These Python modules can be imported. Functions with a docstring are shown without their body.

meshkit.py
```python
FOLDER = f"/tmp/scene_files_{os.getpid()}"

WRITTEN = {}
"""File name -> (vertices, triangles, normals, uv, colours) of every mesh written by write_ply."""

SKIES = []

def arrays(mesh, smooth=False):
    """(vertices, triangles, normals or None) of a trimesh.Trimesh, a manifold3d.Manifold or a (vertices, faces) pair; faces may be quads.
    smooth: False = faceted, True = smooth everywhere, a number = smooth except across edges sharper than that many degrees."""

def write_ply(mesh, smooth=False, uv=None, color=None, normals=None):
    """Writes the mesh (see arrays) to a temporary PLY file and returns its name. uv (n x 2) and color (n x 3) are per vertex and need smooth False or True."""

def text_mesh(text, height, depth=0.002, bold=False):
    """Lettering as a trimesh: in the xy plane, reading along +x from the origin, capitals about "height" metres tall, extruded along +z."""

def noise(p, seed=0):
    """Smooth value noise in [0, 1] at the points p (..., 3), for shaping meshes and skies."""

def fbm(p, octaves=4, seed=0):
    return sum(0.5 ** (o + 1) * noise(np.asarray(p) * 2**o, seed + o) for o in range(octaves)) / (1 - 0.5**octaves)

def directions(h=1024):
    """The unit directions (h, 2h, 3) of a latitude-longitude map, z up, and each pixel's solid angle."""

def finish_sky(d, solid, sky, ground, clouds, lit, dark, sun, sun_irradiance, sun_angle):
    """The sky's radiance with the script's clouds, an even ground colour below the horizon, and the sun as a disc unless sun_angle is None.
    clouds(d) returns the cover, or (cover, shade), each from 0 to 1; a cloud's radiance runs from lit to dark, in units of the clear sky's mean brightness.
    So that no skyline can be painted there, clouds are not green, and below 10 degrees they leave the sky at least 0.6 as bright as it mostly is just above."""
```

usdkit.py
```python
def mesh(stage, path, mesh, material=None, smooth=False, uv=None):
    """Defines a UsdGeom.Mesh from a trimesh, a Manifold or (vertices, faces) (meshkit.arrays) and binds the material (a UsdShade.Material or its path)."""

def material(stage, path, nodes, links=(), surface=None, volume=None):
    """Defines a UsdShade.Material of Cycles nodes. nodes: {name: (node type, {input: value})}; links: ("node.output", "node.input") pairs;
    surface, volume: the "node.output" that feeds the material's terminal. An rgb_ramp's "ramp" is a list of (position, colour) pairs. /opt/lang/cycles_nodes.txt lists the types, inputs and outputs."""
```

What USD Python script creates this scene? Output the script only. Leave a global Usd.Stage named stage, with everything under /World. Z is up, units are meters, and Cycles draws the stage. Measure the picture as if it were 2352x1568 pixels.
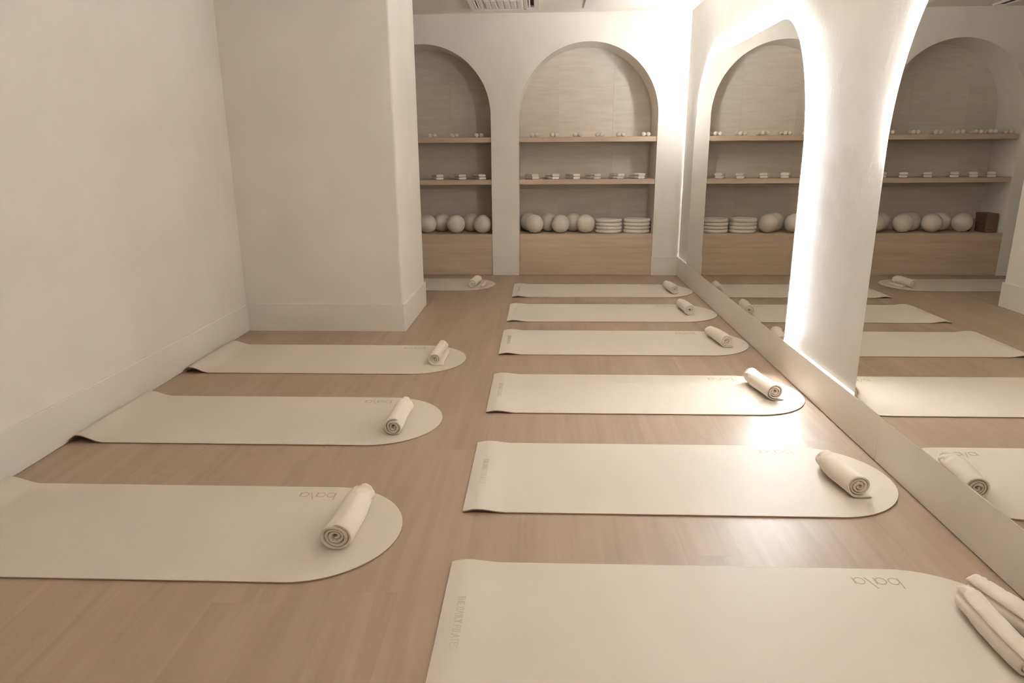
import math, random
import numpy as np
import trimesh
import shapely.geometry as sg
from shapely import affinity
from shapely.ops import unary_union
from pxr import Usd, UsdGeom, UsdLux, UsdShade, Gf, Sdf, Vt
import usdkit, meshkit

random.seed(7)
stage = Usd.Stage.CreateInMemory()
UsdGeom.SetStageUpAxis(stage, UsdGeom.Tokens.z)
UsdGeom.SetStageMetersPerUnit(stage, 1.0)
UsdGeom.Xform.Define(stage, "/World")
UsdGeom.Scope.Define(stage, "/World/Looks")

# ------------------------------------------------------------------ camera, light, exposure
EYE = 1.35
YAW, PITCH, ROLL, FPX = 0.0431385, 0.2671786, -0.0065796, 1599.82
EXPOSURE = 2.53
LED_STRENGTH = 95.0
LED_COLOR = (1.0, 1.05, 1.095)

fwd = np.array([-math.sin(YAW) * math.cos(PITCH), math.cos(YAW) * math.cos(PITCH), -math.sin(PITCH)])
rgt = np.array([math.cos(YAW), math.sin(YAW), 0.0])
upv = np.cross(rgt, fwd)
rgt, upv = math.cos(ROLL) * rgt + math.sin(ROLL) * upv, -math.sin(ROLL) * rgt + math.cos(ROLL) * upv
cam = UsdGeom.Camera.Define(stage, "/World/camera")
cam.AddTransformOp().Set(Gf.Matrix4d(*[float(v) for v in (*rgt, 0, *upv, 0, *(-fwd), 0, 0, 0, EYE, 1)]))
cam.CreateHorizontalApertureAttr(36.0)
cam.CreateVerticalApertureAttr(24.0)
cam.CreateFocalLengthAttr(36.0 * FPX / 2352.0)
cam.CreateClippingRangeAttr(Gf.Vec2f(0.05, 100.0))
cam.CreateExposureAttr(EXPOSURE)
# the room has no window in view: all its light comes from the LED strips behind the mirrors
# (built with the mirrors below, LED_STRENGTH)

# ------------------------------------------------------------------ the room's measures (metres)
XL, XR = -2.298, 1.495          # faces of the left and right baseboards
XWL, XWR = -2.298, 1.518        # faces of the left wall and of the wall behind the mirrors
YB, YN = 7.754, 8.214           # face of the back wall, back of its niches
YF = -4.0                       # wall behind the camera
ZC = 2.708                      # ceiling

# ------------------------------------------------------------------ helpers
used = {}


def numbered(parent, name):
    key = (parent, name)
    k = used.get(key, 0)
    used[key] = k + 1
    return name if k == 0 else f"{name}_{k:03d}"


def path_of(parent):
    return "/World" if parent is None else str(parent.GetPath())


def note(o, label=None, cat=None, group=None, kind=None):
    for k, v in (("label", label), ("category", cat), ("group", group), ("kind", kind)):
        if v:
            o.SetCustomDataByKey(k, v)
    return o


def thing(name, label, cat, loc=(0, 0, 0), rotz=0.0, group=None, kind=None):
    x = UsdGeom.Xform.Define(stage, "/World/" + numbered("/World", name))
    x.AddTranslateOp().Set(Gf.Vec3d(*[float(v) for v in loc]))
    x.AddRotateZOp().Set(float(rotz))
    return note(x.GetPrim(), label, cat, group, kind)


def obj(name, mesh, mat, parent=None, smooth=30, **kw):
    p = path_of(parent)
    m = usdkit.mesh(stage, p + "/" + numbered(p, name), mesh, mat, smooth=smooth)
    return note(m.GetPrim(), **kw)


def copy_of(root, loc, rotz=0.0, label=None, group=None):
    d = root.GetCustomData()
    x = UsdGeom.Xform.Define(stage, "/World/" + numbered("/World", root.GetName()))
    x.GetPrim().GetReferences().AddInternalReference(root.GetPath())
    x.ClearXformOpOrder()
    x.AddTranslateOp().Set(Gf.Vec3d(*[float(v) for v in loc]))
    x.AddRotateZOp().Set(float(rotz))
    x.GetPrim().SetInstanceable(True)
    return note(x.GetPrim(), label, d["category"], group or d.get("group"))


def box(x0, x1, y0, y1, z0, z1):
    m = trimesh.creation.box([x1 - x0, y1 - y0, z1 - z0])
    m.apply_translation([(x0 + x1) / 2, (y0 + y1) / 2, (z0 + z1) / 2])
    return m


def cbox(x0, x1, y0, y1, z0, z1, c=0.004):
    """A box with chamfered edges."""
    h = np.array([x1 - x0, y1 - y0, z1 - z0]) / 2
    c = min(c, *(h * 0.6))
    pts = []
    for s in np.ndindex(2, 2, 2):
        s = np.array(s) * 2 - 1
        for k in range(3):
            d = h - c
            d[k] = h[k]
            pts.append(s * d)
    m = trimesh.convex.convex_hull(np.array(pts))
    m.apply_translation([(x0 + x1) / 2, (y0 + y1) / 2, (z0 + z1) / 2])
    return m


def join(*ms):
    return trimesh.util.concatenate(list(ms))


def prism(poly, depth, to):
    """A shapely polygon extruded; to maps local (u, v, w) columns to the world as a 3x3 matrix plus offset."""
    polys = getattr(poly, "geoms", [poly])
    m = join(*[trimesh.creation.extrude_polygon(g, depth, engine="earcut") for g in polys])
    R, t = np.array(to[0], float), np.array(to[1], float)
    v = np.array(m.vertices) @ R.T + t
    f = np.array(m.faces)
    if np.linalg.det(R) < 0:
        f = f[:, ::-1]
    return trimesh.Trimesh(v, f, process=False)


def grid_faces(nu, nv, flip=False):
    i, j = np.meshgrid(np.arange(nu - 1), np.arange(nv - 1), indexing="ij")
    a = i * nv + j
    q = np.stack([a, a + nv, a + nv + 1, a + 1], -1).reshape(-1, 4)
    q = q[:, ::-1] if flip else q
    return np.vstack([q[:, [0, 1, 2]], q[:, [0, 2, 3]]])


def lathe(profile, n=32):
    """Revolves (r, z) points around z."""
    p = np.array(profile, float)
    a = np.linspace(0, 2 * np.pi, n, endpoint=False)
    v = np.stack([p[:, None, 0] * np.cos(a), p[:, None, 0] * np.sin(a), np.repeat(p[:, None, 1], n, 1)], -1).reshape(-1, 3)
    i, j = np.meshgrid(np.arange(len(p) - 1), np.arange(n), indexing="ij")
    k = (j + 1) % n
    q = np.stack([i * n + j, i * n + k, (i + 1) * n + k, (i + 1) * n + j], -1).reshape(-1, 4)
    m = trimesh.Trimesh(v, np.vstack([q[:, [0, 1, 2]], q[:, [0, 2, 3]]]), process=False)
    m.merge_vertices()
    m.update_faces(m.nondegenerate_faces())
    return m


ORD = ["first", "second", "third", "fourth", "fifth", "sixth", "seventh", "eighth"]

# ------------------------------------------------------------------ materials
def M(name, nodes, links, surface="p.BSDF"):
    return usdkit.material(stage, "/World/Looks/" + name, nodes, links, surface)


def plaster(name, c1, c2, rough, bump, scale=2.2, spec=0.3):
    return M(name, {
        "g": ("geometry", {}),
        "m": ("mapping", {"scale": (1.0, 1.0, 0.8)}),
        "n": ("noise_texture", {"scale": scale, "detail": 6.0, "roughness": 0.62}),
        "r": ("rgb_ramp", {"ramp": [(0.3, c1), (0.7, c2)]}),
        "f": ("noise_texture", {"scale": 55.0, "detail": 4.0, "roughness": 0.65}),
        "b": ("bump", {"strength": bump, "distance": 0.004}),
        "p": ("principled_bsdf", {"roughness": rough, "specular_ior_level": spec}),
    }, [("g.position", "m.vector"), ("m.vector", "n.vector"), ("m.vector", "f.vector"), ("n.fac", "r.fac"), ("r.color", "p.base_color"),
        ("f.fac", "b.height"), ("b.normal", "p.normal")])


def plain(name, c, rough=0.5, spec=0.4, metal=0.0, bump=0.0, bscale=200.0, sheen=0.0):
    nodes = {"p": ("principled_bsdf", {"base_color": c, "roughness": rough, "specular_ior_level": spec, "metallic": metal, "sheen_weight": sheen})}
    links = []
    if bump:
        nodes |= {"t": ("texture_coordinate", {}), "n": ("noise_texture", {"scale": bscale, "detail": 3.0}), "b": ("bump", {"strength": bump, "distance": 0.002})}
        links += [("t.object", "n.vector"), ("n.fac", "b.height"), ("b.normal", "p.normal")]
    return M(name, nodes, links)


def wood(name, dark, light, mapscale, rough, spec=0.4, rnd=0.0, bump=0.05):
    """Grain: noise drawn out along one axis; each piece its own stretch of it and a slightly different tone."""
    return M(name, {
        "g": ("geometry", {}),
        "o": ("object_info", {}),
        "k": ("math", {"math_type": "multiply", "value2": 37.0}),
        "c": ("combine_xyz", {}),
        "a": ("mix", {"mix_type": "add", "fac": 1.0}),
        "m": ("mapping", {"scale": mapscale}),
        "n": ("noise_texture", {"scale": 1.0, "detail": 7.0, "roughness": 0.6, "distortion": 0.6}),
        "r": ("rgb_ramp", {"ramp": [(0.28, dark), (0.72, light)]}),
        "v": ("map_range", {"from_min": 0.0, "from_max": 1.0, "to_min": 1.0 - rnd, "to_max": 1.0 + rnd}),
        "h": ("hsv", {"hue": 0.5, "saturation": 1.0}),
        "b": ("bump", {"strength": bump, "distance": 0.002}),
        "p": ("principled_bsdf", {"roughness": rough, "specular_ior_level": spec}),
    }, [("o.random", "k.value1"), ("k.value", "c.x"), ("k.value", "c.y"), ("k.value", "c.z"), ("g.position", "a.color1"), ("c.vector", "a.color2"),
        ("a.color", "m.vector"), ("m.vector", "n.vector"), ("n.fac", "r.fac"), ("o.random", "v.value"), ("v.result", "h.value"), ("r.color", "h.color"),
        ("h.color", "p.base_color"), ("n.fac", "b.height"), ("b.normal", "p.normal")])


WALL = plaster("limewash_plaster", (0.81, 0.745, 0.665), (0.86, 0.795, 0.715), 0.85, 0.05)
CEIL = plaster("ceiling_paint", (0.84, 0.765, 0.67), (0.88, 0.805, 0.71), 0.9, 0.03)
TRIM = plain("painted_trim", (0.83, 0.765, 0.685), 0.55, 0.35)
TRIMR = plain("satin_trim", (0.83, 0.765, 0.685), 0.33, 0.6)
TROWEL = M("trowelled_plaster", {
    "g": ("geometry", {}),
    "m": ("mapping", {"scale": (1.0, 1.0, 0.55), "rotation": (0.5, 0.0, 0.0)}),
    "n": ("noise_texture", {"scale": 14.0, "detail": 6.0, "roughness": 0.6, "distortion": 1.2}),
    "l": ("noise_texture", {"scale": 2.5, "detail": 4.0}),
    "r": ("rgb_ramp", {"ramp": [(0.3, (0.74, 0.69, 0.63)), (0.7, (0.80, 0.75, 0.69))]}),
    "b": ("bump", {"strength": 0.09, "distance": 0.012}),
    "p": ("principled_bsdf", {"roughness": 0.5, "specular_ior_level": 0.45}),
}, [("g.position", "m.vector"), ("m.vector", "n.vector"), ("g.position", "l.vector"), ("l.fac", "r.fac"), ("r.color", "p.base_color"), ("n.fac", "b.height"), ("b.normal", "p.normal")])
FLOOR = wood("floor_wood", (0.345, 0.24, 0.16), (0.43, 0.315, 0.222), (14.0, 0.8, 3.0), 0.46, 0.75, rnd=0.025, bump=0.02)
NICHE_WOOD = wood("niche_wood", (0.53, 0.385, 0.265), (0.66, 0.51, 0.38), (1.2, 3.0, 22.0), 0.5, 0.35)
TILE = wood("niche_panel", (0.65, 0.56, 0.465), (0.75, 0.665, 0.57), (2.6, 3.0, 22.0), 0.55, 0.35, rnd=0.03)
MAT = plain("mat_rubber", (0.70, 0.615, 0.522), 0.55, 0.4, bump=0.04, bscale=900.0)
MATBACK = plain("mat_underside", (0.36, 0.24, 0.16), 0.7, 0.3)
PRINT = plain("mat_print", (0.47, 0.36, 0.22), 0.5, 0.4)
EMBOSS = plain("mat_soft_print", (0.625, 0.54, 0.43), 0.55, 0.4)
TOWEL = plain("terry_cotton", (0.83, 0.725, 0.62), 0.95, 0.15, bump=0.45, bscale=420.0, sheen=0.1)
BALLM = plain("ball_vinyl", (0.76, 0.68, 0.58), 0.45, 0.4)
SILICONE = plain("cream_silicone", (0.80, 0.72, 0.63), 0.5, 0.4)
BROWN = plain("brown_foam", (0.20, 0.115, 0.075), 0.75, 0.25)
GREYB = plain("grey_foam", (0.30, 0.25, 0.215), 0.75, 0.25)
MIRROR = M("mirror_silver", {"p": ("metallic_bsdf", {"color": (0.82, 0.81, 0.785), "edge_tint": (0.88, 0.87, 0.85), "roughness": 0.0})}, [])
BACKING = plain("mirror_backing", (0.62, 0.58, 0.52), 0.6, 0.3)
LED = M("led_strip", {"e": ("emission", {"color": LED_COLOR, "strength": LED_STRENGTH})}, [], "e.emission")
WHITE = plain("white_plastic", (0.87, 0.82, 0.75), 0.5, 0.4)
DARK = plain("dark_interior", (0.07, 0.055, 0.045), 0.8, 0.2)

# ------------------------------------------------------------------ floor
fl = thing("floor", "pale brown wood plank floor running towards the niches", "floor", kind="structure")
obj("subfloor", box(-2.6, 1.9, YF - 0.2, YN + 0.3, -0.12, -0.008), NICHE_WOOD, fl)
PW, PL = 0.19, 1.52
rng = np.random.default_rng(3)
x = XL - 0.05
row = 0
while x < XWR:
    y = YF - rng.uniform(0, PL)
    while y < YB + 0.1:
        a, b = max(y, YF), min(y + PL, YB + 0.06)
        if b - a > 0.05:
            obj("plank", box(x + 0.0001, min(x + PW, XWR + 0.02) - 0.0001, a + 0.0001, b - 0.0001, -0.012, 0.0), FLOOR, fl, smooth=False)
        y += PL
    x += PW
    row += 1

# ------------------------------------------------------------------ walls, ceiling, pillar
obj("wall_left", box(XWL - 0.15, XWL, YF, YN + 0.1, 0, ZC), WALL, kind="structure", label="plain cream limewashed wall on the left", cat="wall")
obj("wall_front", box(XWL - 0.15, XWR + 0.15, YF - 0.15, YF, 0, ZC), WALL, kind="structure", label="plain cream wall behind the viewer", cat="wall")
obj("wall_right", box(XWR, XWR + 0.15, YF, YN + 0.1, 0, ZC), TROWEL, kind="structure", label="glowing trowelled plaster wall behind the tall mirrors", cat="wall")
obj("ceiling", box(XWL - 0.15, XWR + 0.15, YF - 0.15, YN + 0.1, ZC, ZC + 0.12), CEIL, kind="structure", label="plain beige ceiling", cat="ceiling")

A1 = (-1.976, -0.545)           # left niche, from jamb to jamb
A2 = (-0.247, 1.222)            # right niche


def arch(x0, x1, top=2.432, n=48):
    c, r = (x0 + x1) / 2, (x1 - x0) / 2
    a = np.linspace(0, np.pi, n)
    zs = top - r
    return sg.Polygon([(x0, -0.02), (x1, -0.02)] + [(c + r * math.cos(t), zs + r * math.sin(t)) for t in a])


XZ = ([[1, 0, 0], [0, 0, 1], [0, 1, 0]], (0, YB, 0))     # polygon (x, z), extruded along +y
wb = thing("wall_back", "cream plaster end wall with two arched niches", "wall", kind="structure")
face = sg.box(XWL, 0, XWR, ZC).difference(unary_union([arch(*A1, 2.424), arch(*A2)]))
obj("plaster", prism(face, YN - YB, XZ), WALL, wb, smooth=25)
obj("backing", box(XWL, XWR, YN + 0.012, YN + 0.1, 0, ZC), NICHE_WOOD, wb)
TW, TH = 0.608, 0.55
for x0, x1 in (A1, A2):
    start = 0.183 - TW * math.ceil((0.183 - x0) / TW)
    u = start
    while u < x1:
        for k in range(4):
            a, b = max(u, x0 - 0.01), min(u + TW, x1 + 0.01)
            z0 = 0.38 + k * TH
            if b - a > 0.03:
                obj("panel", cbox(a + 0.0003, b - 0.0003, YN, YN + 0.0118, z0 + 0.0003, z0 + TH - 0.0003, 0.0005), TILE, wb, smooth=False)
        u += TW

BH = 0.208                       # height of the baseboards
bl = obj("baseboard_left", cbox(XWL - 0.01, XL + 0.012, YF, 5.22, 0.0, BH, 0.003), TRIM, kind="structure", label="tall plain baseboard along the left wall", cat="baseboard")
br = thing("baseboard_right", "tall beige baseboard under the mirrors", "baseboard", kind="structure")
for a, b in ((YF, -0.55), (-0.549, 2.933), (2.934, YB)):
    obj("board", cbox(XR, XWR + 0.005, a, b, 0.002, BH + 0.002, 0.002), TRIMR, br)
bb = thing("baseboard_back", "plain baseboard pieces between and beside the niches", "baseboard", kind="structure")
for a, b in ((XWL, A1[0] - 0.003), (A1[1] + 0.0, A2[0] + 0.0), (A2[1] - 0.006, XWR)):
    obj("board", cbox(a, b, YB - 0.008, YB + 0.01, 0.0, BH, 0.002), TRIM, bb)


def rounded_rect(x0, x1, y0, y1, r):
    return sg.box(x0 + r, y0 + r, x1 - r, y1 - r).buffer(r, quad_segs=8)


XY = ([[1, 0, 0], [0, 1, 0], [0, 0, 1]], (0, 0, 0))
pil = thing("pillar", "square cream plaster pillar standing out from the left wall", "pillar", kind="structure")
PX, PY0, PY1 = -1.064, 5.228, 6.206
obj("shaft", prism(rounded_rect(XWL - 0.05, PX, PY0, PY1, 0.022), ZC, XY), WALL, pil, smooth=40)
obj("plinth", prism(rounded_rect(XWL - 0.05, PX + 0.015, PY0 - 0.015, PY1 + 0.006, 0.012), BH + 0.004, XY), TRIM, pil, smooth=40)

# ------------------------------------------------------------------ ceiling fittings
ac = thing("air_conditioner", "white square ceiling cassette air conditioner with louvred slots above the pillar side", "air conditioner", (-0.366, 7.145, ZC))
h = 0.329
obj("body", box(-h + 0.03, h - 0.03, -h + 0.03, h - 0.03, -0.004, 0.02), DARK, ac)
frame = sg.box(-h, -h, h, h).difference(unary_union([sg.box(-0.19, -0.19, 0.19, 0.19)] + [sg.box(*q) for q in ((-0.285, -0.2, -0.225, 0.2), (0.225, -0.2, 0.285, 0.2), (-0.2, -0.285, 0.2, -0.225), (-0.2, 0.225, 0.2, 0.285))]))
obj("frame", prism(frame, 0.03, ([[1, 0, 0], [0, 1, 0], [0, 0, 1]], (0, 0, -0.03))), WHITE, ac)
obj("centre_panel", cbox(-0.186, 0.186, -0.186, 0.186, -0.032, -0.006, 0.006), WHITE, ac)
for k in range(6):
    obj("grille_bar", cbox(-0.17 + k * 0.06, -0.13 + k * 0.06, -0.17, 0.17, -0.036, -0.0315, 0.002), WHITE, ac)
for q in ((-0.28, -0.195, -0.262, 0.195), (-0.252, -0.195, -0.23, 0.195), (0.232, -0.195, 0.25, 0.195), (-0.195, -0.28, 0.195, -0.256), (-0.195, 0.231, 0.195, 0.25)):
    obj("louvre", cbox(q[0], q[2], q[1], q[3], -0.028, -0.018, 0.003), WHITE, ac)
cp = thing("ceiling_panel", "plain white access panel on the ceiling beside the mirrored wall", "panel", (0.94, 7.0, ZC))
obj("panel", cbox(-0.54, 0.54, -0.515, 0.515, -0.012, -0.002, 0.003), WHITE, cp)
vt = thing("ceiling_vent", "narrow dark slot vent with white frame on the ceiling behind the pillar", "vent", (-1.475, 6.95, ZC))
obj("frame", prism(sg.box(-0.06, -0.6, 0.06, 0.7).difference(sg.box(-0.048, -0.585, 0.048, 0.685)), 0.018, ([[1, 0, 0], [0, 1, 0], [0, 0, 1]], (0, 0, -0.018))), WHITE, vt)
obj("duct", box(-0.046, 0.046, -0.58, 0.68, -0.004, 0.004), DARK, vt)

# ------------------------------------------------------------------ mirrors with LED strips behind
def mirror_outline(y0, y1, z0, z1):
    """Tall mirror, square at the foot, its upper corners rounded; (y, z) points, closed counter-clockwise."""
    a, b = 0.57, 0.80
    t = np.linspace(0, np.pi / 2, 30)
    s = 2 / 1.95
    cs, sn = np.cos(t) ** s, np.sin(t) ** s
    right = [(y1 - a + a * c, z1 - b + b * q) for c, q in zip(cs, sn)]
    left = [(y0 + a - a * c, z1 - b + b * q) for c, q in zip(cs, sn)][::-1]
    return [(y0, z0), (y1, z0)] + right + left


YZ = lambda x: ([[0, 0, 1], [1, 0, 0], [0, 1, 0]], (x, 0, 0))      # polygon (y, z), extruded along +x
MZ0, MZ1 = BH + 0.003, 2.127
for (y0, y1), lab in zip(((4.213, 7.21), (0.2, 3.203)), (
        "farther tall wall mirror with rounded top corners, lit from behind, beside the end wall",
        "nearer tall wall mirror, lit from behind, running out at the picture's right edge")):
    mm = thing("mirror", lab, "mirror", (0, 0, 0))
    out = mirror_outline(y0, y1, MZ0, MZ1)
    poly = sg.Polygon(out)
    obj("glass", prism(poly, 0.005, YZ(XR + 0.001)), MIRROR, mm, smooth=False)
    obj("backing", prism(poly.buffer(-0.006), 0.006, YZ(XR + 0.0062)), BACKING, mm, smooth=False)
    # the strip follows the edge; at the end wall it sits deeper behind the glass
    area = poly.buffer(-0.002)
    if y1 > 7:
        area = area.intersection(affinity.translate(area, -0.011, 0)).intersection(sg.box(-9, -1, y1 - 0.05, 9))
    inner = np.array(area.exterior.coords)[:-1]
    keep = inner[:, 1] > MZ0 + 0.04
    ring = inner[keep]
    start = int(np.argmax(np.linalg.norm(np.diff(np.vstack([ring, ring[:1]]), axis=0), axis=1) * (ring[:, 1] < 0.5)))
    ring = np.roll(ring, -(start + 1), axis=0)
    foot0, foot1 = np.array([[ring[0][0], MZ0 + 0.012]]), np.array([[ring[-1][0], MZ0 + 0.012]])
    ring = np.vstack([foot0, ring, foot1])
    d = np.gradient(ring, axis=0)
    d /= np.linalg.norm(d, axis=1, keepdims=True)
    nrm = np.stack([d[:, 1], -d[:, 0]], 1)
    c = np.array([(y0 + y1) / 2, 1.1])
    if ((ring - c) * nrm).sum() < 0:
        nrm = -nrm
    xa, xb = XR + 0.0125, XR + 0.0205
    prof = [(xa, 0.0), (xb, 0.0), (xb, 0.004), (xa, 0.004)]
    v = np.array([[px, p[0] + n[0] * o, p[1] + n[1] * o] for p, n in zip(ring, nrm) for px, o in prof])
    f = []
    for i in range(len(ring) - 1):
        for k in range(4):
            a_, b_ = i * 4 + k, i * 4 + (k + 1) % 4
            f += [[a_, a_ + 4, b_ + 4], [a_, b_ + 4, b_]]
    strip = trimesh.Trimesh(v, np.array(f), process=False)
    trimesh.repair.fix_normals(strip)
    obj("led_strip", strip, LED, mm, smooth=False)
    for zz in (0.5, 1.2, 1.8):
        obj("bracket", box(XR + 0.0122, XWR, (y0 + y1) / 2 - 0.6, (y0 + y1) / 2 + 0.6, zz - 0.02, zz + 0.02), BACKING, mm)

# ------------------------------------------------------------------ niche cabinets and shelves
side = {"left": A1, "right": A2}
CT = 0.456                       # top of the low cabinets
for s, (x0, x1) in side.items():
    cab = thing("niche_cabinet", f"low wood-grained cabinet filling the foot of the {s} arched niche", "cabinet", group=None)
    obj("front_panel", cbox(x0 + 0.001, x1 - 0.001, YB + 0.008, YB + 0.028, 0.002, CT - 0.0005, 0.0015), NICHE_WOOD, cab)
    obj("top", cbox(x0 + 0.001, x1 - 0.001, YB + 0.0285, YN - 0.001, CT - 0.02, CT, 0.001), NICHE_WOOD, cab)
    for zt, w in ((1.489, "upper"), (1.046, "lower")):
        sh = obj("niche_shelf", cbox(x0 + 0.001, x1 - 0.001, YB + 0.022, YN - 0.001, zt - 0.052, zt, 0.002), NICHE_WOOD,
                 label=f"{w} wood-grained shelf across the {s} arched niche", cat="shelf")
Z1, Z2 = 1.489, 1.046

# ------------------------------------------------------------------ dumbbells on the upper shelves
def sphere(r, sub=3):
    return trimesh.creation.icosphere(sub, r)


def ordinal(i, n):
    return "leftmost" if i == 0 else "rightmost" if i == n - 1 else ORD[i]


dumb = None
def place_dumbbell(x, y, label, group, rz):
    global dumb
    if dumb is None:
        t = thing("dumbbell", label, "dumbbell", (x, y, Z1), rz, group)
        r = 0.0238
        for yy in (0.0, 0.115):
            b = sphere(r); b.apply_translation([0, yy, r]); obj("end_ball", b, SILICONE, t, smooth=True)
        hd = trimesh.creation.cylinder(0.0135, 0.1, sections=20); hd.apply_transform(trimesh.transformations.rotation_matrix(math.pi / 2, [1, 0, 0]))
        hd.apply_translation([0, 0.0575, r]); obj("handle", hd, SILICONE, t)
        dumb = t
        return
    copy_of(dumb, (x, y, Z1), rz, label, group)


rng = np.random.default_rng(11)
xs1 = [-1.91, -1.745, -1.60, -1.415, -1.192, -0.955, -0.685]
xs2 = [-0.08, 0.136, 0.382, 0.62, 0.848, 1.115]
for s, xs in (("right", xs2), ("left", xs1)):
    for i, xx in enumerate(xs):
        pos = "leftmost pair" if i == 0 else "rightmost pair" if i == len(xs) - 1 else f"{ORD[i]} pair from the left"
        yy = YB + 0.085 + rng.uniform(0, 0.02)
        rz = -math.degrees(math.atan2(xx, yy)) + rng.uniform(-1.5, 1.5)
        for d_, w in ((-0.0252, "left"), (0.0252, "right")):
            place_dumbbell(xx + d_, yy, f"{w} dumbbell of the {pos} on the {s} niche's upper shelf", "small cream dumbbells on the upper niche shelves", rz)

# ------------------------------------------------------------------ bar weights on the lower shelves
barw = None
def place_bar(x, y, z, label, rz):
    global barw
    if barw is None:
        t = thing("bar_weight", label, "weight", (x, y, z), rz, "flat cream weights stacked in twos on the lower niche shelves")
        # stadium cross-section (rounded sides), long axis in y, rounded ends
        rs = sg.LineString([(-0.028, 0), (0.028, 0)]).buffer(0.0145, quad_segs=8)
        secs = []
        for yy, k in ((0.0, 0.72), (0.004, 0.92), (0.010, 1.0), (0.188, 1.0), (0.194, 0.92), (0.198, 0.72)):
            p = np.array(rs.exterior.coords)[:-1]
            secs.append(np.stack([p[:, 0] * (0.9 + 0.1 * k), np.full(len(p), yy), p[:, 1] * k + 0.0145], 1))
        body = trimesh.convex.convex_hull(np.vstack(secs))
        obj("bar", body, SILICONE, t, smooth=40)
        obj("grip_band", cbox(-0.0435, 0.0435, 0.085, 0.115, 0.004, 0.0292, 0.004), SILICONE, t)
        barw = t
        return
    copy_of(barw, (x, y, z), rz, label)


xb1 = [-1.78, -1.60, -1.395, -1.115, -0.868, -0.652]
xb2 = [-0.069, 0.155, 0.382, 0.605, 0.858, 1.085]
for s, xs in (("right", xb2), ("left", xb1)):
    for i, xx in enumerate(xs):
        pos = "leftmost stack" if i == 0 else "rightmost stack" if i == len(xs) - 1 else f"{ORD[i]} stack from the left"
        yy = YB + 0.05 + rng.uniform(0, 0.015)
        for k, w in enumerate(("bottom", "top")):
            place_bar(xx + rng.uniform(-0.004, 0.004), yy + k * 0.004, Z2 + 0.0293 * k, f"{w} flat weight in the {pos} on the {s} niche's lower shelf", rng.uniform(-2, 2) + 24)

# ------------------------------------------------------------------ exercise balls and rings on the cabinets
ball = None
def place_ball(x, y, label, r=0.103):
    global ball
    if ball is None:
        t = thing("exercise_ball", label, "ball", (x, y, CT), 0, "cream exercise balls on the niche cabinets")
        b = sphere(0.103, 4); b.apply_translation([0, 0, 0.103]); obj("ball_shell", b, BALLM, t, smooth=True)
        obj("valve_plug", lathe([(0.0005, 0.2062), (0.004, 0.2062), (0.005, 0.2052), (0.0005, 0.2045)], 12), SILICONE, t)
        ball = t
        return
    copy_of(ball, (x, y, CT), random.uniform(0, 360), label)


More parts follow.
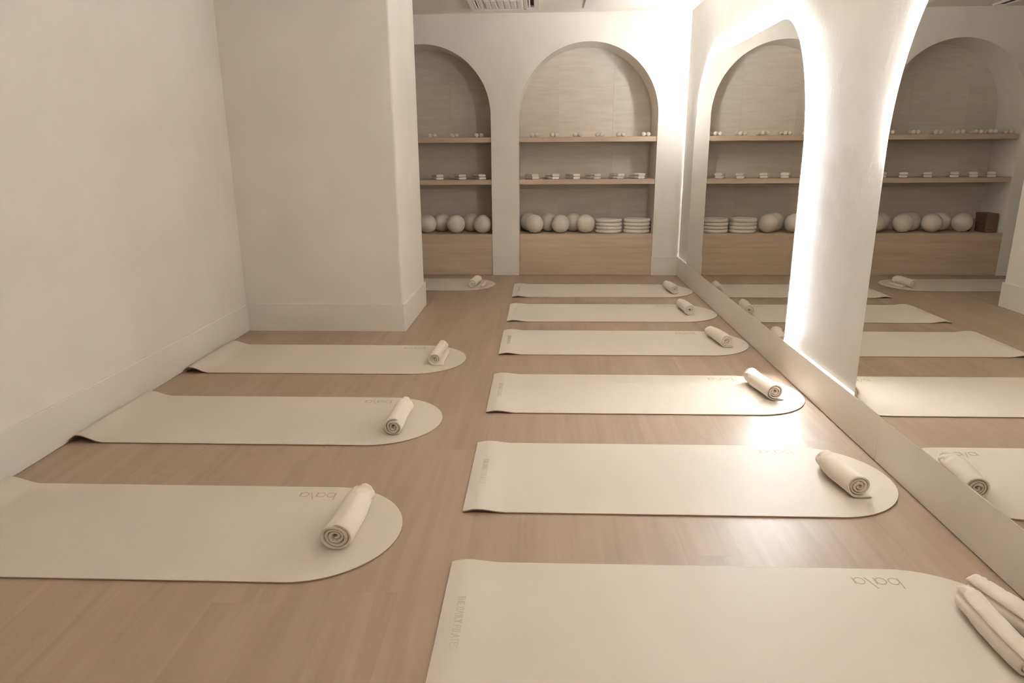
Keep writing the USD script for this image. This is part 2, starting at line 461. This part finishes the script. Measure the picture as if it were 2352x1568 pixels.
yf, yk = YB + 0.125, YB + 0.30
R2 = [(-0.142, yk + 0.05, "back row, half hidden at the left jamb"), (0.086, yk, "back row, between the two left front balls"), (0.366, yk, "back row, second gap of the front balls"),
      (-0.078, yf, "leftmost of the front row"), (0.211, yf, "middle of the front row"), (0.490, yf, "rightmost of the front row, touching the stacked rings")]
for xx, yy, w in R2:
    place_ball(xx, yy, f"cream exercise ball in the right niche, {w}")
L_ = [(-0.66, yf, "rightmost of the front row"), (-0.80, yk, "back row, nearest the right jamb"), (-0.963, yf, "second of the front row from the right"), (-1.135, yk, "back row, second from the right"),
      (-1.29, yf + 0.03, "front row, just beside the pillar edge"), (-1.46, yk, "back row, third from the right"), (-1.625, yf + 0.05, "front row, beside the brown blocks")]
for xx, yy, w in L_:
    place_ball(xx, yy, f"cream exercise ball in the left niche, {w}")

RT, RD = 0.0198, 0.151
ringp = None
rg = np.random.default_rng(5)
for sx, sname in ((0.752, "left"), (1.066, "right")):
    for k in range(4):
        lab = f"{('bottom', 'second', 'third', 'top')[k]} cream ring of the {sname} stack of rings in the right niche"
        loc = (sx + rg.uniform(-0.003, 0.0025), YB + 0.185 + rg.uniform(-0.004, 0.004), CT + k * 0.0392)
        if ringp is None:
            ringp = thing("weight_ring", lab, "ring", loc, 0, "cream weight rings stacked in fours in the right niche")
            a = np.linspace(0, 2 * np.pi, 25)
            obj("ring_body", lathe([(RD - RT + RT * math.cos(t), RT + RT * math.sin(t)) for t in a], 64), SILICONE, ringp, smooth=True)
        else:
            copy_of(ringp, loc, rg.uniform(0, 360), lab)

for k in range(6):
    obj("foam_block", cbox(-1.955 + 0.004 * (k % 2), -1.835 + 0.004 * (k % 2), YB + 0.09, YB + 0.30, CT + 0.0345 * k, CT + 0.0345 * k + 0.034, 0.004), BROWN,
        label=f"brown foam block, {('bottom', 'second', 'third', 'fourth', 'fifth', 'top')[k]} of the stack in the left niche", cat="block", group="brown blocks stacked in the left niche")
obj("foam_block", cbox(-1.80, -1.745, YB + 0.22, YB + 0.30, CT, CT + 0.13, 0.004), GREYB, label="grey upright foam block between the ball and the brown blocks in the left niche", cat="block")

# ------------------------------------------------------------------ exercise mats
MW, ML, MT, ML0 = 0.66, 1.772, 0.006, 0.0036


def smoothstep(a, b, x):
    t = np.clip((x - a) / (b - a), 0, 1)
    return t * t * (3 - 2 * t)


def hump(x, peak, height, end):
    """Lift of the mat near its square end: up from the floor at x=0 to the peak, down again to the floor at the end."""
    return height * smoothstep(-0.012, peak, x) ** 0.8 * (1 - smoothstep(peak, end, x)) - height * 0.0


def mat_mesh(height, peak, end, skew):
    r = MW / 2
    xs = np.concatenate([np.linspace(0, 0.24, 33), np.linspace(0.24, ML - r, 14)[1:], ML - r + r * np.sin(np.linspace(0, np.pi / 2, 30))[1:]])
    w = np.where(xs > ML - r, np.sqrt(np.maximum(r * r - (xs - ML + r) ** 2, 0)), r)
    w[-1] = 0.004
    w[0], w[1] = r - 0.004, r - 0.0005
    us = np.linspace(-1, 1, 13)
    X = np.repeat(xs[:, None], len(us), 1)
    Y = w[:, None] * us[None]
    lift = hump(X, peak, height, end) * (1 + skew * us[None])
    lift = lift + 0.0004 * meshkit.noise(np.stack([X * 3, Y * 3, 0 * X], -1), 4) * smoothstep(0.3, 0.6, X)
    nu, nv = X.shape
    rim = [(i, 0) for i in range(nu)] + [(nu - 1, j) for j in range(1, nv)] + [(i, nv - 1) for i in range(nu - 2, -1, -1)] + [(0, j) for j in range(nv - 2, 0, -1)]
    k = np.array([i * nv + j for i, j in rim])
    k2 = np.roll(k, -1)
    n = nu * nv
    sidef = np.vstack([np.stack([k, n + k, n + k2], 1), np.stack([k, n + k2, k2], 1)])

    def layer(a, b):
        top, bot = np.stack([X, Y, lift + b], -1), np.stack([X, Y, lift + a], -1)
        m = trimesh.Trimesh(np.vstack([top.reshape(-1, 3), bot.reshape(-1, 3)]), np.vstack([grid_faces(nu, nv), n + grid_faces(nu, nv, True), sidef[:, ::-1]]), process=False)
        trimesh.repair.fix_normals(m)
        return m

    return layer(ML0, MT), layer(0.0, ML0)


def add_mat(t, *shape):
    top, base = mat_mesh(*shape)
    body = obj("mat_body", top, MAT, t, smooth=40)
    obj("mat_underside", base, MATBACK, t, smooth=40, label="darker brown underside layer")
    return body


def ring_poly(cx, cy, rx, ry, s):
    e = sg.Point(0, 0).buffer(1, quad_segs=16)
    o = affinity.translate(affinity.scale(e, rx, ry), cx, cy)
    i = affinity.translate(affinity.scale(e, rx - s, ry - s), cx, cy)
    return o.difference(i)


def logo_poly():
    """The four letters b a \\ a, upright, 0.15 long: stroke letters with round bowls."""
    s = 0.0034
    stem = lambda x0, z0, x1, z1: sg.LineString([(x0, z0), (x1, z1)]).buffer(s / 2, cap_style=2)
    rx, ry = 0.0178, 0.0185
    g = [stem(0.002, 0.0, 0.002, 0.058), ring_poly(0.0195, ry, rx, ry, s),
         ring_poly(0.060, ry, rx, ry, s), stem(0.0778, 0.0, 0.0778, 0.037),
         stem(0.084, 0.058, 0.106, 0.0),
         ring_poly(0.128, ry, rx, ry, s), stem(0.1458, 0.0, 0.1458, 0.037)]
    return unary_union(g)


def add_print(t, lift):
    lg = logo_poly()
    # read from the far side: turned half round; right end 0.315 from the tip
    obj("logo", prism(lg, 0.0004, ([[-1, 0, 0], [0, -1, 0], [0, 0, 1]], (ML - 0.317, MW / 2 - 0.050, MT + 0.0003))), PRINT, t, smooth=False, label="tan letters printed near the round end")
    if lift is None:
        return
    tx = meshkit.text_mesh("THE DAILY PILATES", 0.024, 0.0004)
    v = np.array(tx.vertices)
    v[:, 0] *= 0.242 / np.ptp(v[:, 0])
    # split long edges so that the print follows the curled end
    m = trimesh.Trimesh(np.stack([0.046 + v[:, 1], MW / 2 - 0.20 - v[:, 0], v[:, 2]], 1), tx.faces, process=False)
    m = m.subdivide_to_size(0.006, max_iter=12)
    p = np.array(m.vertices)
    p[:, 2] += MT + lift(p[:, 0]) + 0.0003
    m.vertices = p
    obj("lettering", m, EMBOSS, t, smooth=False, label="faint embossed capitals along the square end")


RMATS = [(-0.298, 1.745, "nearest the viewer"), (-0.300, 2.745, "second from the viewer"), (-0.292, 3.805, "third from the viewer"),
         (-0.290, 4.905, "fourth from the viewer"), (-0.281, 5.864, "fifth from the viewer"), (-0.281, 6.845, "farthest away")]
first = None
for xx, yy, w in RMATS:
    lab = f"cream round-ended mat in the row along the mirrors, {w}"
    if first is None:
        first = thing("exercise_mat", lab, "mat", (xx, yy, 0.0004), 0, "cream mats in the row along the mirrors")
        body = add_mat(first, 0.011, 0.055, 0.17, -0.12)
        add_print(body, lambda q: hump(q, 0.055, 0.011, 0.17))
    else:
        copy_of(first, (xx, yy, 0.0004), 0, lab)
LMATS = [(-0.536, 1.212, "nearest the viewer"), (-0.527, 2.270, "second from the viewer"), (-0.516, 3.362, "third from the viewer"),
         (-0.503, 4.458, "just in front of the pillar"), (-0.480, 7.165, "behind the pillar")]
first = None
for xx, yy, w in LMATS:
    lab = f"cream round-ended mat in the row along the left wall, {w}"
    loc = (max(xx - ML, XL + 0.014), yy, 0.0004)
    if first is None:
        first = thing("exercise_mat", lab, "mat", loc, 0, "cream mats in the row along the left wall")
        body = add_mat(first, 0.033, 0.045, 0.175, -0.1)
        add_print(body, None)
    else:
        copy_of(first, loc, 0, lab)

# ------------------------------------------------------------------ rolled towels
def towel_roll(seed, R=0.05, L=0.33, turns=3.2, tail=0.0, tail_dir=1, squash=0.9, taper=0.1, hand=1):
    """A towel rolled up: a spiral band with thickness, extruded along +y from the near end, edges uneven, creased towards the far end.
    Stands on z=0. tail: length of the loose edge lying on the ground."""
    r_ = np.random.default_rng(seed)
    th = R / (turns + 0.55)
    t0 = th * 0.82
    nth = int(46 * turns)
    ang_end = -np.pi / 2 if tail else r_.uniform(0.6, 2.4)
    phi = np.linspace(0, 2 * np.pi * turns, nth)
    ang = ang_end - hand * (phi[-1] - phi)
    rad = th * 0.42 + (R - t0 / 2 - th * 0.42) * phi / phi[-1]
    rad = rad * (1 + 0.035 * np.sin(3 * ang + r_.uniform(0, 6)) * (1 - phi / phi[-1]) + 0.02 * np.sin(2 * ang + r_.uniform(0, 6)))
    cx, cz = rad * np.cos(ang), rad * np.sin(ang)
    if tail:
        n = 14
        cx = np.concatenate([cx, cx[-1] + hand * np.linspace(tail / n, tail, n)])
        cz = np.concatenate([cz, np.full(n, cz[-1])])
    P = np.stack([cx, cz], 1)
    d = np.gradient(P, axis=0)
    d /= np.linalg.norm(d, axis=1, keepdims=True) + 1e-9
    nn = np.stack([-d[:, 1], d[:, 0]], 1)
    s = len(P)
    # closed outline of the band: out along one side, back along the other, with rounded tips
    half = t0 / 2 * np.minimum(1, np.minimum(np.arange(s) + 0.4, s - 1 - np.arange(s) + 0.4) / 2.0)[:, None]
    outl = np.vstack([P + nn * half, (P - nn * half)[::-1]])
    m = len(outl)
    ny = 36
    ys = np.concatenate([[0.0, 0.0022, 0.006], np.linspace(0.014, L - 0.014, ny - 6), [L - 0.006, L - 0.0022, L]])
    par = np.concatenate([np.linspace(0, 1, s), np.linspace(1, 0, s)])
    edge = 0.0065 * (meshkit.noise(np.stack([par * 11, 0 * par, 0 * par + seed], 1), seed) - 0.5) * 2 + 0.010 * (0.5 - par) * r_.uniform(-0.4, 1)
    V = []
    for k, y in enumerate(ys):
        f = y / L
        near = np.clip(1 - y / 0.06, 0, 1)
        far = np.clip(1 - (L - y) / 0.06, 0, 1)
        sc = 1 - taper * smoothstep(0.55, 1.0, f) + 0.02 * math.sin(7 * f + seed)
        q = outl * sc
        c3 = np.stack([q[:, 0] * 14, q[:, 1] * 14, np.full(m, y * 11.0)], 1)
        nz = meshkit.fbm(c3 + seed * 3.1, 3, seed) - 0.5
        fine = np.abs(meshkit.noise(c3 * np.array([2.2, 2.2, 3.4]) + seed, seed + 9) - 0.5)
        nz = nz - 0.9 * np.maximum(0.16 - fine, 0) * (0.3 + 2.2 * smoothstep(0.55, 0.9, f))
        amt = 0.011 * (0.5 + 1.5 * smoothstep(0.5, 0.95, f))
        rr = np.linalg.norm(q, axis=1) + 1e-6
        q = q * (1 + (nz * amt / np.maximum(rr, 0.02)))[:, None]
        # edges of the end pulled in a little so that the cut ends look soft
        endr = min(1.0, 0.5 + 0.5 * min(1.0, min(y, L - y) / 0.006))
        mid = (outl * sc + (outl * sc)[::-1]) / 2
        q = mid + (q - mid) * endr
        yy = y + edge * near - edge[::-1] * far
        V.append(np.stack([q[:, 0] + 0.008 * math.sin(3.1 * f + seed), yy, q[:, 1] * squash], 1))
    V = np.array(V)
    # rest on the ground: flatten what lies lowest
    V[..., 2] -= V[..., 2].min()
    floor_ = 0.005
    V[..., 2] = np.where(V[..., 2] < floor_, floor_ * 0.55 + V[..., 2] * 0.45, V[..., 2])
    V[..., 2] -= V[..., 2].min()
    nyy = len(ys)
    i, j = np.meshgrid(np.arange(nyy - 1), np.arange(m), indexing="ij")
    jn = (j + 1) % m
    q = np.stack([i * m + j, i * m + jn, (i + 1) * m + jn, (i + 1) * m + j], -1).reshape(-1, 4)
    fs = [q[:, [0, 1, 2]], q[:, [0, 2, 3]]]
    a = np.arange(s - 1)
    b = m - 1 - a
    for base, fl_ in ((0, False), ((nyy - 1) * m, True)):
        c = np.vstack([np.stack([a, a + 1, b - 1], 1), np.stack([a, b - 1, b], 1)]) + base
        fs.append(c[:, ::-1] if fl_ else c)
    mesh = trimesh.Trimesh(V.reshape(-1, 3), np.vstack(fs), process=False)
    trimesh.repair.fix_normals(mesh)
    return mesh


def towel(name_label, near, far, seed, R, tail=0.0, hand=1, turns=3.2, squash=0.9, taper=0.1, extra=None):
    near, far = np.array(near), np.array(far)
    d = far - near
    L = float(np.linalg.norm(d))
    rz = math.degrees(math.atan2(-d[0], d[1]))
    t = thing("rolled_towel", name_label, "towel", (near[0], near[1], MT + 0.0018), rz, "rolled cream towels on the mats")
    obj("roll", towel_roll(seed, R, L, turns, tail, 1, squash, taper, hand), TOWEL, t, smooth=50)
    if extra:
        extra(t, L)
    return t


def second_roll(dx, R, L2, seed, dy=0.0, hand=-1, name="loose_fold", turn=0.0):
    def f(t, L):
        m = towel_roll(seed, R, L2, 2.4, 0.0, 1, 0.85, 0.05, hand)
        m.apply_transform(trimesh.transformations.rotation_matrix(math.radians(turn), [0, 0, 1]))
        m.apply_translation([dx, dy, 0])
        obj(name, m, TOWEL, t, smooth=50)
    return f


towel("rolled cream towel on the second mat from the viewer by the left wall", (-0.722, 2.135), (-0.695, 2.46), 1, 0.063, 0.0, 1, 3.6, 0.86)
towel("rolled cream towel on the third mat from the viewer by the left wall", (-0.728, 3.15), (-0.708, 3.475), 2, 0.052, 0.0, -1, 3.0, 0.92)
towel("rolled cream towel with a loose edge on the mat just in front of the pillar", (-0.69, 4.305), (-0.672, 4.64), 3, 0.044, 0.055, 1, 3.3, 0.98, 0.04)
towel("rolled cream towel beside a thin fold on the mat behind the pillar", (-0.695, 6.97), (-0.668, 7.27), 4, 0.046, 0.0, 1, 3.0, 0.95, 0.05, second_roll(0.085, 0.02, 0.25, 31, 0.02))
towel("rolled cream towel on the farthest mat of the mirror row, before the right niche", (1.295, 6.665), (1.245, 6.95), 5, 0.048, 0.035, 1, 3.0, 0.95)
towel("rolled cream towel on the fifth mat from the viewer along the mirrors", (1.255, 5.775), (1.222, 6.07), 6, 0.050, 0.04, 1, 3.0, 0.95)
towel("rolled cream towel on the fourth mat from the viewer along the mirrors", (1.300, 4.775), (1.262, 5.075), 7, 0.050, 0.045, 1, 3.2, 0.92)
towel("rolled cream towel on the third mat from the viewer along the mirrors", (1.285, 3.69), (1.255, 4.01), 8, 0.051, 0.05, 1, 3.4, 0.95)
towel("rolled cream towel on the second mat from the viewer along the mirrors", (1.265, 2.57), (1.242, 2.85), 9, 0.051, 0.05, 1, 3.4, 0.95)
towel("cream towel rolled in two side by side on the mat nearest the viewer", (1.288, 1.580), (1.281, 1.885), 10, 0.047, 0.0, 1, 3.0, 0.9, 0.05, second_roll(0.138, 0.057, 0.31, 41, 0.05, 1, "second_roll", 15.5))
